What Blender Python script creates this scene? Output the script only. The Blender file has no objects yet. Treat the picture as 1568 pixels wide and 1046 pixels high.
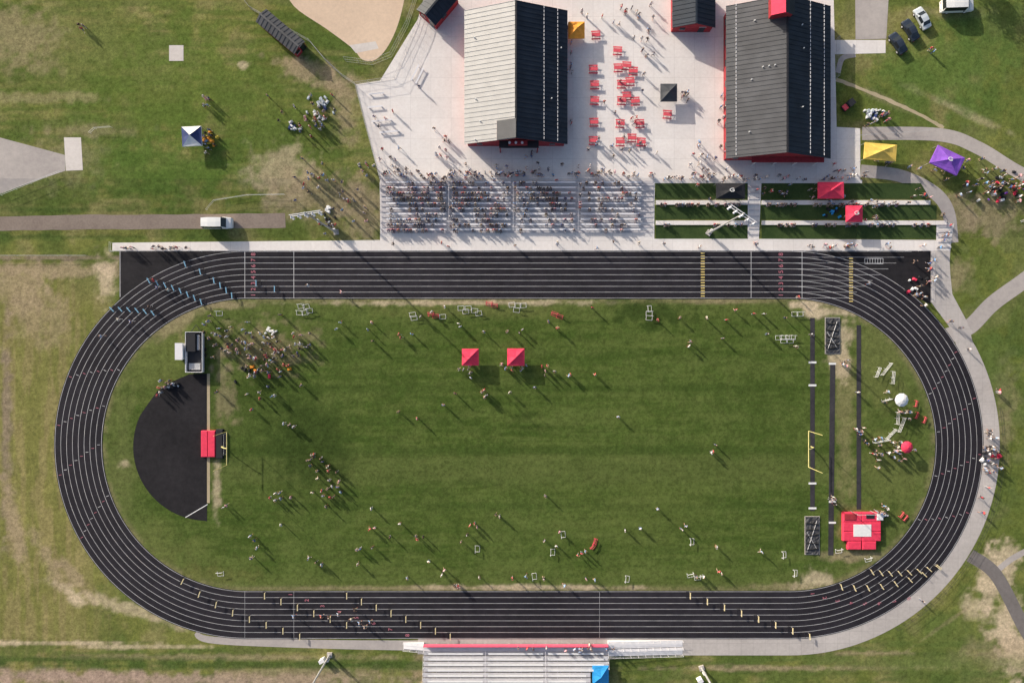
import bpy, bmesh, math, random
import numpy as np
from mathutils import Vector, Matrix
random.seed(7); np.random.seed(7)
S=0.13; H=136.0; CX=784.0; CY=523.0
Y0=(CY-364)*S; Y1=(CY-276)*S; HP=1.2
def hgt(y):
    return max(0.0,min(HP,(y-Y0)/(Y1-Y0)*HP))
def W(px,py,z=0.0):
    x=(px-CX)*S; y=(CY-py)*S; yy=y
    for _ in range(5):
        k=1-(hgt(yy)+z)/H; yy=y*k
    return Vector((x*k,yy,hgt(yy)+z))
COL=bpy.context.scene.collection
# ---------------------------------------------------------------- materials
def newmat(name):
    m=bpy.data.materials.new(name); m.use_nodes=True
    nt=m.node_tree; b=nt.nodes['Principled BSDF']; return m,nt,b
MC={}
def mat(name,col,rough=.7,metal=0.0,var=.12,scale=1.5,bump=0.0,spec=.3):
    if name in MC: return MC[name]
    m,nt,b=newmat(name); N=nt.nodes; L=nt.links
    tc=N.new('ShaderNodeTexCoord'); no=N.new('ShaderNodeTexNoise'); no.inputs['Scale'].default_value=scale; no.inputs['Detail'].default_value=6
    L.new(tc.outputs['Object'],no.inputs['Vector'])
    cr=N.new('ShaderNodeValToRGB')
    cr.color_ramp.elements[0].position=.3; cr.color_ramp.elements[1].position=.7
    cr.color_ramp.elements[0].color=tuple(c*(1-var) for c in col)+(1,)
    cr.color_ramp.elements[1].color=tuple(min(1,c*(1+var)) for c in col)+(1,)
    L.new(no.outputs['Fac'],cr.inputs['Fac']); L.new(cr.outputs['Color'],b.inputs['Base Color'])
    b.inputs['Roughness'].default_value=rough; b.inputs['Metallic'].default_value=metal
    b.inputs['Specular IOR Level'].default_value=spec
    if bump:
        bp=N.new('ShaderNodeBump'); bp.inputs['Strength'].default_value=bump; bp.inputs['Distance'].default_value=.05
        L.new(no.outputs['Fac'],bp.inputs['Height']); L.new(bp.outputs['Normal'],b.inputs['Normal'])
    MC[name]=m; return m
def surf(name,c1,c2,scales=(0.08,1.2),rough=.85,joint=None,jc=.75,spec=.2):
    m,nt,b=newmat(name); N=nt.nodes; L=nt.links
    tc=N.new('ShaderNodeTexCoord')
    n1=N.new('ShaderNodeTexNoise'); n1.inputs['Scale'].default_value=scales[0]; n1.inputs['Detail'].default_value=5; n1.inputs['Roughness'].default_value=.65
    n2=N.new('ShaderNodeTexNoise'); n2.inputs['Scale'].default_value=scales[1]; n2.inputs['Detail'].default_value=8; n2.inputs['Roughness'].default_value=.75
    L.new(tc.outputs['Object'],n1.inputs['Vector']); L.new(tc.outputs['Object'],n2.inputs['Vector'])
    ad=N.new('ShaderNodeMath'); ad.operation='ADD'; L.new(n1.outputs['Fac'],ad.inputs[0]); L.new(n2.outputs['Fac'],ad.inputs[1])
    mr=N.new('ShaderNodeMapRange'); mr.inputs['From Min'].default_value=.75; mr.inputs['From Max'].default_value=1.25; L.new(ad.outputs[0],mr.inputs['Value'])
    mx=N.new('ShaderNodeMix'); mx.data_type='RGBA'; mx.inputs[6].default_value=(*c1,1); mx.inputs[7].default_value=(*c2,1)
    L.new(mr.outputs[0],mx.inputs[0]); out=mx.outputs[2]
    if joint:
        br=N.new('ShaderNodeTexBrick'); br.offset=0; br.inputs['Scale'].default_value=1; br.inputs['Brick Width'].default_value=joint[0]; br.inputs['Row Height'].default_value=joint[1]
        br.inputs['Mortar Size'].default_value=.05; br.inputs['Color1'].default_value=(1,1,1,1); br.inputs['Color2'].default_value=(.94,.94,.94,1); br.inputs['Mortar'].default_value=(jc,jc,jc,1)
        L.new(tc.outputs['Object'],br.inputs['Vector'])
        m2=N.new('ShaderNodeMix'); m2.data_type='RGBA'; m2.blend_type='MULTIPLY'; m2.inputs[0].default_value=1
        L.new(out,m2.inputs[6]); L.new(br.outputs['Color'],m2.inputs[7]); out=m2.outputs[2]
    L.new(out,b.inputs['Base Color']); b.inputs['Roughness'].default_value=rough; b.inputs['Specular IOR Level'].default_value=spec
    return m
CONC=surf('concrete_paving',(.72,.67,.645),(.85,.81,.79),(.07,1.5),joint=(4,4),jc=.85)
CONC2=surf('walkway_concrete',(.42,.385,.37),(.56,.52,.50),(.1,1.5),joint=(2.4,2.4),jc=.84)
CONC3=surf('step_concrete',(.47,.45,.47),(.6,.575,.59),(.1,1.5))
ASPH=surf('track_rubber',(.011,.010,.014),(.029,.026,.034),(.05,.6),rough=.85)
ASPH2=surf('apron_asphalt',(.012,.0115,.014),(.028,.026,.030),(.09,.9),rough=.88)
ROAD=surf('old_asphalt',(.36,.325,.315),(.49,.445,.42),(.1,1.2))
GRAVEL=surf('gravel_lane',(.23,.18,.15),(.36,.29,.24),(.12,2.5))
DIRT=surf('infield_dirt',(.58,.44,.33),(.74,.57,.43),(.06,1.5))
PAD=surf('pad_concrete',(.58,.53,.50),(.72,.67,.64),(.1,1.5))
SAND=surf('worn_soil',(.36,.30,.19),(.52,.43,.29),(.2,2.5))
TURF=surf('terrace_turf',(.028,.055,.015),(.065,.10,.03),(.3,3))
WHITE=mat('white_paint',(.8,.8,.8),.6,var=.05)
LINE=mat('lane_line_white',(.58,.58,.6),.7,var=.25,scale=.5)
YEL=mat('yellow_marking',(.72,.56,.2),.7)
PINK=mat('red_marking',(.5,.17,.22),.7)
ALU=mat('aluminium',(.75,.74,.77),.45,0,var=.05)
GALV=mat('galvanised_steel',(.5,.5,.51),.5,.2)
DK=mat('dark_metal',(.03,.03,.035),.5)
RED=mat('red_canvas',(.80,.05,.11),.7,var=.1)
REDW=mat('red_wall',(.34,.035,.045),.7,var=.2)
REDT=mat('red_table',(.72,.10,.13),.5)
BLACK=mat('black_fabric',(.02,.021,.026),.7)
DGREY=mat('dark_grey_canvas',(.06,.065,.075),.7)
BLUE=mat('blue_canvas',(.03,.30,.68),.7)
NAVY=mat('navy_canvas',(.03,.05,.16),.7)
YELC=mat('yellow_canvas',(.82,.56,.12),.7)
PUR=mat('purple_canvas',(.26,.1,.55),.7)
ORG=mat('orange_canvas',(.9,.36,.05),.7)
ROOFSUN=mat('sunlit_metal_roof',(.43,.425,.42),.5,0,var=.07,scale=.6)  # sun glare on the west pavilion slope put into the roof colour
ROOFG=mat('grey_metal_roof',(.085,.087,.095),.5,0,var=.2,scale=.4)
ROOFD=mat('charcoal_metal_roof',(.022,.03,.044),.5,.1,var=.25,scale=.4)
GLASS=mat('dark_glass',(.02,.025,.03),.08,spec=.6)
TYRE=mat('tyre_rubber',(.02,.02,.02),.9)
GYEL=mat('goal_yellow',(.8,.7,.3),.5)
TARP=mat('grey_tarp',(.07,.07,.075),.6,var=.5,scale=1.2,bump=.8)
GEAR=mat('gear_fabric',(.5,.55,.6),.8,var=.6,scale=3)
YGEAR=mat('yellow_gear',(.75,.55,.08),.8,var=.4,scale=2)
BARK=mat('bark',(.1,.07,.05),.9); LEAF=mat('leaf',(.06,.1,.025),.8,var=.5,scale=.8)
def randmat(name,cols,mult):
    m,nt,b=newmat(name); N=nt.nodes; L=nt.links
    oi=N.new('ShaderNodeObjectInfo'); mu=N.new('ShaderNodeMath'); mu.operation='MULTIPLY'; mu.inputs[1].default_value=mult
    fr=N.new('ShaderNodeMath'); fr.operation='FRACT'; L.new(oi.outputs['Random'],mu.inputs[0]); L.new(mu.outputs[0],fr.inputs[0])
    cr=N.new('ShaderNodeValToRGB'); cr.color_ramp.interpolation='CONSTANT'
    e=cr.color_ramp.elements
    while len(e)<len(cols): e.new(1)
    for i,c in enumerate(cols): e[i].position=i/len(cols)
    for i,c in enumerate(cols): e[i].color=(*c,1)
    L.new(fr.outputs[0],cr.inputs[0]); L.new(cr.outputs[0],b.inputs['Base Color']); b.inputs['Roughness'].default_value=.85
    return m
SHIRT=randmat('shirt_cloth',[(.8,.8,.8),(.03,.03,.035),(.6,.05,.07),(.05,.1,.3),(.75,.75,.78),(.3,.32,.37),(.2,.42,.75),(.025,.025,.04),(.75,.4,.48),(.05,.07,.14),(.7,.68,.6),(.65,.07,.08),(.15,.15,.2),(.45,.58,.78),(.02,.02,.03),(.3,.4,.6)],1.0)
PANTS=randmat('trouser_cloth',[(.02,.02,.03),(.07,.1,.2),(.04,.04,.045),(.35,.3,.22),(.14,.19,.3),(.4,.4,.42)],17.31)
SKIN=randmat('skin',[(.6,.38,.27),(.5,.3,.2),(.65,.43,.32),(.2,.11,.07)],31.7)
HAIR=randmat('hair',[(.05,.03,.02),(.16,.09,.045),(.4,.28,.13),(.02,.015,.012),(.7,.7,.7)],47.3)
SHOE=randmat('shoe',[(.7,.7,.7),(.03,.03,.03),(.4,.06,.06)],61.9)
# ---------------------------------------------------------------- mesh builder
class MB:
    def __init__(s): s.v=[];s.f=[];s.m=[];s.mats=[]
    def mi(s,m):
        if m not in s.mats: s.mats.append(m)
        return s.mats.index(m)
    def add(s,vs,fs,m,M=None):
        o=len(s.v); i=s.mi(m)
        for v in vs:
            v=Vector(v); s.v.append(tuple(M@v if M else v))
        for f in fs: s.f.append(tuple(o+k for k in f)); s.m.append(i)
    def box(s,a,b,m,M=None):
        x0,y0,z0=a;x1,y1,z1=b
        s.add([(x0,y0,z0),(x1,y0,z0),(x1,y1,z0),(x0,y1,z0),(x0,y0,z1),(x1,y0,z1),(x1,y1,z1),(x0,y1,z1)],
          [(0,3,2,1),(4,5,6,7),(0,1,5,4),(1,2,6,5),(2,3,7,6),(3,0,4,7)],m,M)
    def cyl(s,p,q,r0,r1,m,n=8,M=None):
        p=Vector(p);q=Vector(q);d=(q-p)
        if d.length<1e-6: return
        d.normalize(); a=d.orthogonal().normalized(); b=d.cross(a)
        vs=[];fs=[]
        for k in range(n):
            t=2*math.pi*k/n; u=a*math.cos(t)+b*math.sin(t)
            vs.append(p+u*r0); vs.append(q+u*r1)
        for k in range(n):
            j=(k+1)%n; fs.append((2*k,2*j,2*j+1,2*k+1))
        fs.append(tuple(2*k for k in range(n))[::-1]); fs.append(tuple(2*k+1 for k in range(n)))
        s.add(vs,fs,m,M)
    def mesh(s,name):
        me=bpy.data.meshes.new(name); me.from_pydata(s.v,[],s.f)
        for m in s.mats: me.materials.append(m)
        me.polygons.foreach_set('material_index',s.m); me.update(); return me
    def build(s,name,loc=(0,0,0),rz=0,parent=None,sc=1):
        return put(s.mesh(name),name,loc,rz,parent,sc)
def put(me,name,loc=(0,0,0),rz=0,parent=None,sc=1):
    o=bpy.data.objects.new(name,me); COL.objects.link(o); o.location=loc; o.rotation_euler=(0,0,rz)
    o.scale=(sc,sc,sc) if not hasattr(sc,'__len__') else sc
    if parent: o.parent=parent
    return o
def empty(name,loc=(0,0,0)):
    o=bpy.data.objects.new(name,None); COL.objects.link(o); o.location=loc; o.empty_display_size=.5; return o
def drape(bm,name,m,dz,parent=None):
    bmesh.ops.triangulate(bm,faces=bm.faces[:])
    for yy in (Y0,Y1):
        bmesh.ops.bisect_plane(bm,geom=bm.verts[:]+bm.edges[:]+bm.faces[:],plane_co=(0,yy,0),plane_no=(0,1,0))
    for v in bm.verts: v.co.z=hgt(v.co.y)+dz
    bmesh.ops.recalc_face_normals(bm,faces=bm.faces[:])
    if sum(f.normal.z for f in bm.faces)<0: bmesh.ops.reverse_faces(bm,faces=bm.faces[:])
    me=bpy.data.meshes.new(name); bm.to_mesh(me); bm.free(); me.materials.append(m)
    return put(me,name,parent=parent)
def sheet(name,pts,m,dz,parent=None):
    bm=bmesh.new(); vs=[bm.verts.new((*W(*p)[:2],0)) for p in pts]; bm.faces.new(vs)
    return drape(bm,name,m,dz,parent)
def smooth(pts,n=8):
    out=[];P=[Vector((*p,0)) for p in pts]
    for i in range(len(P)-1):
        a=P[max(i-1,0)];b=P[i];c=P[i+1];d=P[min(i+2,len(P)-1)]
        for k in range(n):
            t=k/n
            out.append(.5*((2*b)+(c-a)*t+(2*a-5*b+4*c-d)*t*t+(3*b-a-3*c+d)*t**3))
    out.append(P[-1]); return [(p.x,p.y) for p in out]
def ribbon(name,pts,w,m,dz,sm=True,parent=None,jit=0):
    if sm: pts=smooth(pts)
    Q=[W(*p).to_2d() for p in pts]; bm=bmesh.new(); prev=None
    for i,p in enumerate(Q):
        d=(Q[min(i+1,len(Q)-1)]-Q[max(i-1,0)]).normalized(); n=Vector((-d.y,d.x))
        ww=w*S/2 if not hasattr(w,'__len__') else (w[0]+(w[1]-w[0])*i/(len(Q)-1))*S/2
        a=bm.verts.new((*(p+n*ww*(1+random.uniform(-jit,jit))),0)); b=bm.verts.new((*(p-n*ww*(1+random.uniform(-jit,jit))),0))
        if prev: bm.faces.new((prev[0],a,b,prev[1]))
        prev=(a,b)
    return drape(bm,name,m,dz,parent)
# ---------------------------------------------------------------- ground
def vn(x,y,sc,seed):
    r=np.random.RandomState(seed); G=r.rand(256,256)
    u=x/sc+500; v=y/sc+500; iu=np.floor(u).astype(int); iv=np.floor(v).astype(int)
    fu=u-iu; fv=v-iv; fu=fu*fu*(3-2*fu); fv=fv*fv*(3-2*fv)
    g=lambda a,b:G[a%256,b%256]
    return (g(iu,iv)*(1-fu)+g(iu+1,iv)*fu)*(1-fv)+(g(iu,iv+1)*(1-fu)+g(iu+1,iv+1)*fu)*fv
def fbm(x,y,sc,seed,o=4):
    t=0;a=1;n=0
    for k in range(o):
        t=t+a*vn(x,y,sc/2**k,seed+k); n+=a; a*=.55
    return t/n
xs=np.concatenate([[-3000,-1500,-700,-350,-200,-150],np.arange(-112,112.1,.36),[150,200,350,700,1500,3000]])
ys=np.concatenate([[-3000,-1500,-700,-350,-180,-110],np.arange(-76,76.1,.36),[Y0,Y1],[110,180,350,700,1500,3000]]); ys.sort()
nx,ny=len(xs),len(ys)
X,Y=np.meshgrid(xs,ys); Z=np.clip((Y-Y0)/(Y1-Y0)*HP,0,HP)
PX=X/(S*(1-Z/H))+CX; PY=CY-Y/(S*(1-Z/H))
def sst(a,b,x):
    t=np.clip((x-a)/(b-a),0,1); return t*t*(3-2*t)
C=np.zeros(X.shape+(3,))
def mixc(mask,col):
    global C
    C=C*(1-mask[...,None])+np.array(col)*mask[...,None]
n1=fbm(PX,PY,160,1); n2=fbm(PX,PY,40,11); n3=fbm(PX,PY,12,21,4); n4=fbm(PX,PY,70,31)
C[:]=(.125,.152,.036)
mixc(sst(.4,.62,n1)*.7,(.20,.205,.06))
mixc(sst(.5,.7,n2)*.6,(.25,.22,.10))
mixc(sst(.5,.3,n2)*.6,(.075,.115,.027))
mixc(sst(.52,.38,n4)*.4,(.08,.12,.03))
hs=fbm(PX/9,PY,7,61,3); vs_=fbm(PX,PY/9,7,71,3)
nw=sst(600,560,PX)*sst(360,330,PY); mixc(nw*sst(.48,.62,hs)*.55,(.085,.13,.028)); mixc(nw*sst(.45,.3,hs)*.4,(.24,.225,.085))
westw=sst(210,80,PX)*sst(380,480,PY)
mixc(westw*.55,(.27,.24,.085)); mixc(westw*.5*(np.sin(PX/6.5)>0),(.165,.17,.05)); mixc(westw*sst(.45,.6,vs_)*.4,(.32,.25,.13))
bt=sst(975,985,PY); mixc(bt*sst(.46,.6,hs)*.6,(.08,.12,.03))
es=sst(1460,1480,PX); mixc(es*sst(.46,.6,n2)*.5,(.085,.13,.034))
def blob(cx,cy,rx,ry,s,col,nz=.5,rot=0):
    c,sn=math.cos(math.radians(rot)),math.sin(math.radians(rot))
    dx=PX-cx; dy=PY-cy; u=(dx*c+dy*sn)/rx; v=(-dx*sn+dy*c)/ry
    d=np.sqrt(u*u+v*v)+(n3-.5)*nz*3+(n2-.5)*nz*1.5
    mixc(sst(1.2,.35,d)*s,col)
BR=(.36,.28,.18); TAN=(.60,.48,.34); DG=(.06,.10,.024); BROWN=(.27,.21,.155)
blob(250,120,180,120,.7,(.10,.15,.03)); blob(240,260,160,60,.75,(.082,.14,.028)); blob(60,290,130,60,.4,(.10,.14,.035)); blob(90,60,130,70,.4,(.22,.215,.08)); blob(400,150,80,70,.4,(.11,.15,.035))
for b in [(60,150,110,9,.4,(.42,.34,.2)),(30,60,70,50,.45,BR),(140,200,80,12,.35,BR),(430,265,55,40,.65,(.44,.36,.24)),(480,300,90,40,.6,BR),(470,115,60,22,.75,BR,.6,20),(370,100,8,6,.6,TAN),(530,170,26,60,.6,BR),
  (560,320,40,60,.65,BR),(60,415,160,14,.75,BR),(30,440,60,40,.65,BR),(60,480,50,50,.5,BR),(158,430,20,40,.75,TAN),(10,640,10,170,.8,BROWN),(22,800,14,80,.75,BR,.4,-12),(118,890,12,50,.7,BR,.5,-40),(118,915,16,12,.8,TAN),(75,860,12,60,.65,BR,.5,-30),
  (190,930,110,10,.55,TAN,.5,18),(60,1036,200,14,.9,(.38,.28,.22)),(300,1042,380,13,.85,(.38,.28,.22)),(60,984,160,4,.7,TAN),(220,990,100,4,.6,TAN),(350,1006,280,6,.5,BR),(470,1030,160,16,.55,BR),(650,1010,20,40,.5,BR),
  (1515,895,22,50,.8,TAN,.6),(1535,960,30,40,.8,TAN,.6),(1490,930,16,18,.6,TAN),(1550,1000,30,40,.75,TAN,.7),(1540,860,24,26,.7,TAN,.7),(1520,1000,60,30,.5,BR),(1470,330,30,40,.6,BR),(1520,330,50,40,.6,BR,.7),(1470,420,22,30,.5,BR),
  (1460,165,80,7,.4,TAN,.5,25),(1350,150,60,8,.4,BR,.4,25),(1200,1022,240,5,.7,BR),(1330,1000,80,4,.6,BR),(1440,960,60,3,.5,BR,.5,-35),(1440,20,90,10,.3,BR),(1300,30,14,30,.6,(.13,.14,.05)),
  (60,395,200,4,.8,BROWN),(100,240,60,50,.3,BR),(480,100,40,14,.6,BR,.6,20),(600,8,40,20,.3,BR),(1540,620,20,80,.4,BR),(1560,500,20,60,.5,DG)]: blob(*b)
blob(500,1018,520,7,.8,DG); blob(60,1010,280,6,.7,DG); blob(60,364,300,5,.6,DG); blob(60,322,260,4,.6,DG)
blob(1440,110,130,75,.7,(.095,.155,.036)); blob(1520,40,60,60,.5,(.09,.145,.036)); blob(1510,560,50,80,.6,(.085,.13,.034)); blob(1400,1015,190,14,.7,(.13,.165,.05)); blob(1440,970,60,30,.5,(.115,.155,.04))
d=np.sqrt((PX-np.clip(PX,380,1209))**2+(PY-681)**2)
inf=(d<260)*1.0
c0=C.copy()
C[:]=(.075,.112,.025)
hi=fbm(PX/10,PY,9,81,4); hf=fbm(PX/14,PY,3.2,91,2)
mixc(sst(.5,.66,hi)*.55,(.105,.14,.038)); mixc(sst(.48,.34,hi)*.6,(.052,.088,.018)); mixc(sst(.5,.75,hf)*.45,(.105,.138,.036)); mixc(sst(.5,.25,hf)*.4,(.05,.085,.017))
mixc(sst(.45,.65,n1)*.4,(.10,.135,.036)); mixc(sst(.52,.66,n2)*.45,(.058,.094,.02)); mixc(sst(.5,.66,n3)*.3,(.11,.14,.04))
mixc(sst(36,10,np.abs(PY-718-(n2-.5)*20))*.45,(.115,.138,.044))
mixc(sst(10,2,np.abs(PY-690))*.6,(.048,.08,.017)); mixc(sst(10,2,np.abs(PY-595))*.5,(.048,.08,.017)); mixc(sst(8,2,np.abs(PY-775))*.45,(.05,.084,.018)); mixc(sst(8,2,np.abs(PY-545))*.3,(.05,.084,.018))
ringm=sst(175,222,d); mixc(ringm*.45,(.125,.15,.046)); mixc(sst(212,222,d)*.65*sst(.3,.6,n3),(.22,.195,.10))
for b in [(250,560,70,70,.5,(.145,.165,.052)),(230,840,80,50,.5,(.145,.165,.052)),(190,680,20,120,.4,(.15,.165,.06)),(400,640,90,80,.55,(.052,.082,.019),.3),(470,680,78,90,.8,(.036,.06,.014),.25),(390,590,50,30,.5,(.042,.068,.015)),  # dark blobs at the west end are soft cast shade painted into the grass
  (1340,560,60,80,.6,(.15,.165,.056)),(1360,720,60,90,.55,(.14,.16,.05)),(1295,650,18,170,.65,(.23,.21,.10)),(1290,520,18,50,.6,TAN,.7),(1240,467,40,8,.8,TAN),(1270,478,50,10,.75,TAN,.6),
  (1300,850,50,10,.6,BR),(1245,888,30,14,.6,TAN,.7),(800,899,140,5,.75,TAN),(1200,897,60,6,.4,BR),(350,468,60,8,.6,BR),(690,464,240,5,.65,TAN),(720,478,160,12,.35,(.17,.17,.06)),(270,495,50,14,.5,BR,.3,-30),(332,740,8,60,.55,TAN),(330,880,60,16,.5,(.15,.15,.05)),
  (1000,480,72,28,.8,(.036,.06,.014)),(1160,620,60,60,.45,(.052,.085,.018)),(990,790,110,60,.4,(.11,.138,.038)),(400,530,80,40,.4,BR,.7),(345,600,16,60,.4,BR,.7),(192,710,12,8,.5,TAN),(700,900,300,4,.5,BR),(1100,462,100,4,.5,BR)]: blob(*b)  # dark blob below the home straight is a soft shadow painted into the turf
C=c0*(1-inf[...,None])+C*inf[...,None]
C*=(0.72+.56*fbm(PX,PY,6,41,3))[...,None]
verts=np.stack([X,Y,Z],-1).reshape(-1,3)
idx=np.arange(nx*ny).reshape(ny,nx)
F=np.stack([idx[:-1,:-1],idx[:-1,1:],idx[1:,1:],idx[1:,:-1]],-1).reshape(-1,4)
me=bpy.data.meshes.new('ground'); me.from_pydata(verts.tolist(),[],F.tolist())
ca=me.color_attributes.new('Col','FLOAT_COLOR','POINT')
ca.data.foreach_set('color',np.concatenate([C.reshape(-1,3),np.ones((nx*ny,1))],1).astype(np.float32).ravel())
m,nt,b=newmat('grass'); N=nt.nodes; L=nt.links
at=N.new('ShaderNodeVertexColor'); at.layer_name='Col'
tc=N.new('ShaderNodeTexCoord')
na=N.new('ShaderNodeTexNoise'); na.inputs['Scale'].default_value=1.6; na.inputs['Detail'].default_value=9; na.inputs['Roughness'].default_value=.9
L.new(tc.outputs['Object'],na.inputs['Vector'])
mr=N.new('ShaderNodeMapRange'); mr.inputs['From Min'].default_value=.3; mr.inputs['From Max'].default_value=.7; mr.inputs['To Min'].default_value=.3; mr.inputs['To Max'].default_value=1.75
L.new(na.outputs['Fac'],mr.inputs['Value'])
mx=N.new('ShaderNodeMix'); mx.data_type='RGBA'; mx.blend_type='MULTIPLY'; mx.inputs[0].default_value=1
L.new(at.outputs['Color'],mx.inputs[6]); L.new(mr.outputs[0],mx.inputs[7]); L.new(mx.outputs[2],b.inputs['Base Color'])
bp=N.new('ShaderNodeBump'); bp.inputs['Strength'].default_value=.6; bp.inputs['Distance'].default_value=.06; L.new(na.outputs['Fac'],bp.inputs['Height']); L.new(bp.outputs['Normal'],b.inputs['Normal'])
b.inputs['Roughness'].default_value=1; b.inputs['Specular IOR Level'].default_value=.05
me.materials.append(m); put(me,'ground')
# ---------------------------------------------------------------- paving
sheet('plaza_pavement',[(545,130),(582,124),(640,30),(652,-10),(660,-60),(1275,-60),(1278,60),(1281,195),(1317,197),(1317,279),(582,276)],CONC,.03)
sheet('service_pad',[(1275,62),(1356,62),(1356,82),(1275,84)],CONC,.02)
sheet('access_drive',[(1309,-60),(1364,-60),(1357,60),(1310,61)],ROAD,.015)
sheet('front_walkway',[(172,372),(582,368),(1002,366),(1150,366),(1455,368),(1455,384),(172,384)],CONC,.025)
sheet('seating_base_slab',[(582,274),(1002,274),(1002,368),(582,368)],CONC,.022)
ribbon('gravel_road',[(-60,344),(100,341),(250,340),(437,338)],22,GRAVEL,.012,jit=.06)
sheet('concrete_sector',[(-60,195),(100,238),(100,262),(-60,318)],ROAD,.012)
sheet('concrete_pad',[(98,211),(124,211),(127,261),(101,262)],PAD,.02)
sheet('concrete_pad',[(259,70),(281,70),(281,94),(259,94)],PAD,.02)
sheet('ballfield_dirt',smooth([(430,-30),(450,10),(500,45),(540,75),(555,92),(575,92),(595,70),(612,30),(625,-30)],5),DIRT,.015)
sheet('ballfield_dugout_pad',[(535,70),(575,64),(580,75),(545,82)],PAD,.02)
ribbon('park_path',[(1320,205),(1440,207),(1500,228),(1568,268),(1660,300)],20,ROAD,.014)
ribbon('park_path',[(1283,112),(1290,90),(1310,84)],8,ROAD,.016)
ribbon('park_path',[(1318,262),(1380,270),(1430,295),(1452,325),(1458,372)],19,ROAD,.016)
ribbon('park_path',[(1660,362),(1568,430),(1520,465),(1485,500),(1450,515)],24,ROAD,.014)
ribbon('footpath',[(1280,122),(1340,145),(1400,172),(1445,196)],5,SAND,.01,jit=.3)
ribbon('park_path',[(1485,850),(1525,880),(1568,960),(1600,1010)],20,surf('dark_asphalt',(.15,.135,.13),(.22,.2,.195)),.016)
ribbon('park_path',[(1520,880),(1550,855),(1600,830)],9,ROAD,.014)
def arc(cx,cy,r,a0,a1,n=40): return [(cx+r*math.cos(math.radians(a0+(a1-a0)*i/n)),cy-r*math.sin(math.radians(a0+(a1-a0)*i/n))) for i in range(n+1)]
ribbon('perimeter_walkway',[(1440,375),(1442,420),(1446,455),(1470,500)]+arc(1209,681,309,30,-90,50)+[(1000,990),(700,990),(640,988)],26,CONC2,.018,sm=False)
ribbon('perimeter_walkway',[(300,968),(330,980),(500,986),(650,988)],(8,16),ROAD,.012)
sheet('path_junction',[(1425,384),(1455,384),(1452,450),(1490,510),(1462,512),(1425,462)],CONC2,.022)
# ---------------------------------------------------------------- running track
def oval(r,n=72):
    p=arc(1209,681,r,90,-90,n)+arc(380,681,r,270,90,n); return p
def loop(name,r0,r1,m,dz,parent=None):
    a=oval(r0);b=oval(r1); vs=[(*W(*p)[:2],dz) for p in a+b]; n=len(a)
    mb=MB(); mb.add(vs,[(i,(i+1)%n,n+(i+1)%n,n+i) for i in range(n)],m)
    return mb.build(name,parent=parent)
trk=empty('running_track')
loop('track_surface',223,297,ASPH,.034,trk)
sheet('straight_chute',[(183,384),(1425,384),(1425,466),(1380,445),(1209,384.5),(380,384.5),(300,396),(183,462)],ASPH2,.030,trk)
for i in range(9):
    r=224.5+i*8.9; loop('lane_line_%d'%i,r-.26,r+.26,LINE,.040,trk)
def seg(name,p,q,w,m,dz=.042): ribbon(name,[p,q],w,m,dz,sm=False,parent=trk)
for i in range(9):
    y=681-(224.5+i*8.9)
    seg('chute_line',(1209,y),(1300+i*12,y),.4,LINE,.041)
for x in (375,450,1150,1228): seg('cross_line',(x,385.5),(x,457),.7,LINE)
seg('cross_line',(184,385),(184,455),.8,LINE)
for x in (375,450,918): seg('cross_line',(x,905),(x,976),.3,LINE)
for i in range(17):
    y=388+i*4.1; seg('exchange_mark',(1073,y),(1079,y),1.6,YEL); 
    seg('exchange_mark',(1300,y+8),(1306,y+8),1.4,YEL)
seg('box_marking',(1324,396),(1352,396),.8,LINE);seg('box_marking',(1324,404),(1352,404),.8,LINE)
for x in range(1324,1353,4): seg('box_marking',(x,396),(x,404),.6,LINE)
def digit(ch,px,py,size,rz):
    cu=bpy.data.curves.new('lane_number','FONT'); cu.body=ch; cu.size=size; cu.align_x='CENTER'; cu.align_y='CENTER'
    o=bpy.data.objects.new('lane_number',cu); COL.objects.link(o); cu.materials.append(PINK); o.location=W(px,py,.046); o.rotation_euler=(0,0,rz); o.parent=trk
def laneY(i): return 681+229+i*8.9
for i in range(8):
    y=681-(229+i*8.9)
    digit(str(i+1),388,y,1.25,math.pi/2); digit(str(i+1),1196,y,1.25,math.pi/2)
    digit(str(i+1),[445,470,494,520,546,572,598,624][i],laneY(i),1.1,math.pi/2)
    a=math.radians(-84+i*4.3); digit(str(i+1),1220+(229+i*8.9)*math.cos(a),681-(229+i*8.9)*math.sin(a),1.1,a)
for i in range(8):
    r=229+i*8.9
    for a in (20,5,-12,-30,150,165,180,200):
        aa=math.radians(a+i*1.3); cx=1209 if a<90 else 380
        px=cx+r*math.cos(aa); py=681-r*math.sin(aa); t=Vector((math.cos(aa),-math.sin(aa)))*2.2
        seg('bend_mark',(px-t.x,py-t.y),(px+t.x,py+t.y),.7,PINK if i%2 else LINE)
sheet('high_jump_apron',[(317,572)]+[(290,573),(262,585),(240,600),(222,625)]+arc(317,684,113,155,268,30)+[(317,798)],ASPH2,.03)
ribbon('apron_edge_strip',[(319,572),(319,770)],5,SAND,.02,sm=False)
ribbon('white_apron_line',[(284,792),(318,772)],1.2,WHITE,.04,sm=False)
rw=empty('jump_runway'); RWM=surf('runway_rubber',(.03,.029,.035),(.06,.056,.062),(.2,1.2))
ribbon('runway_surface',[(1244,487),(1244,782)],7,RWM,.03,sm=False,parent=rw)
for y in (555,590,778,740): ribbon('board',[(1238,y),(1250,y)],3,WHITE,.036,sm=False,parent=rw)
rw=empty('jump_runway'); ribbon('runway_surface',[(1275,555),(1272,850)],8,RWM,.03,sm=False,parent=rw)
for y in (557,768,800): ribbon('board',[(1269,y),(1280,y)],3,WHITE,.036,sm=False,parent=rw)
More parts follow.
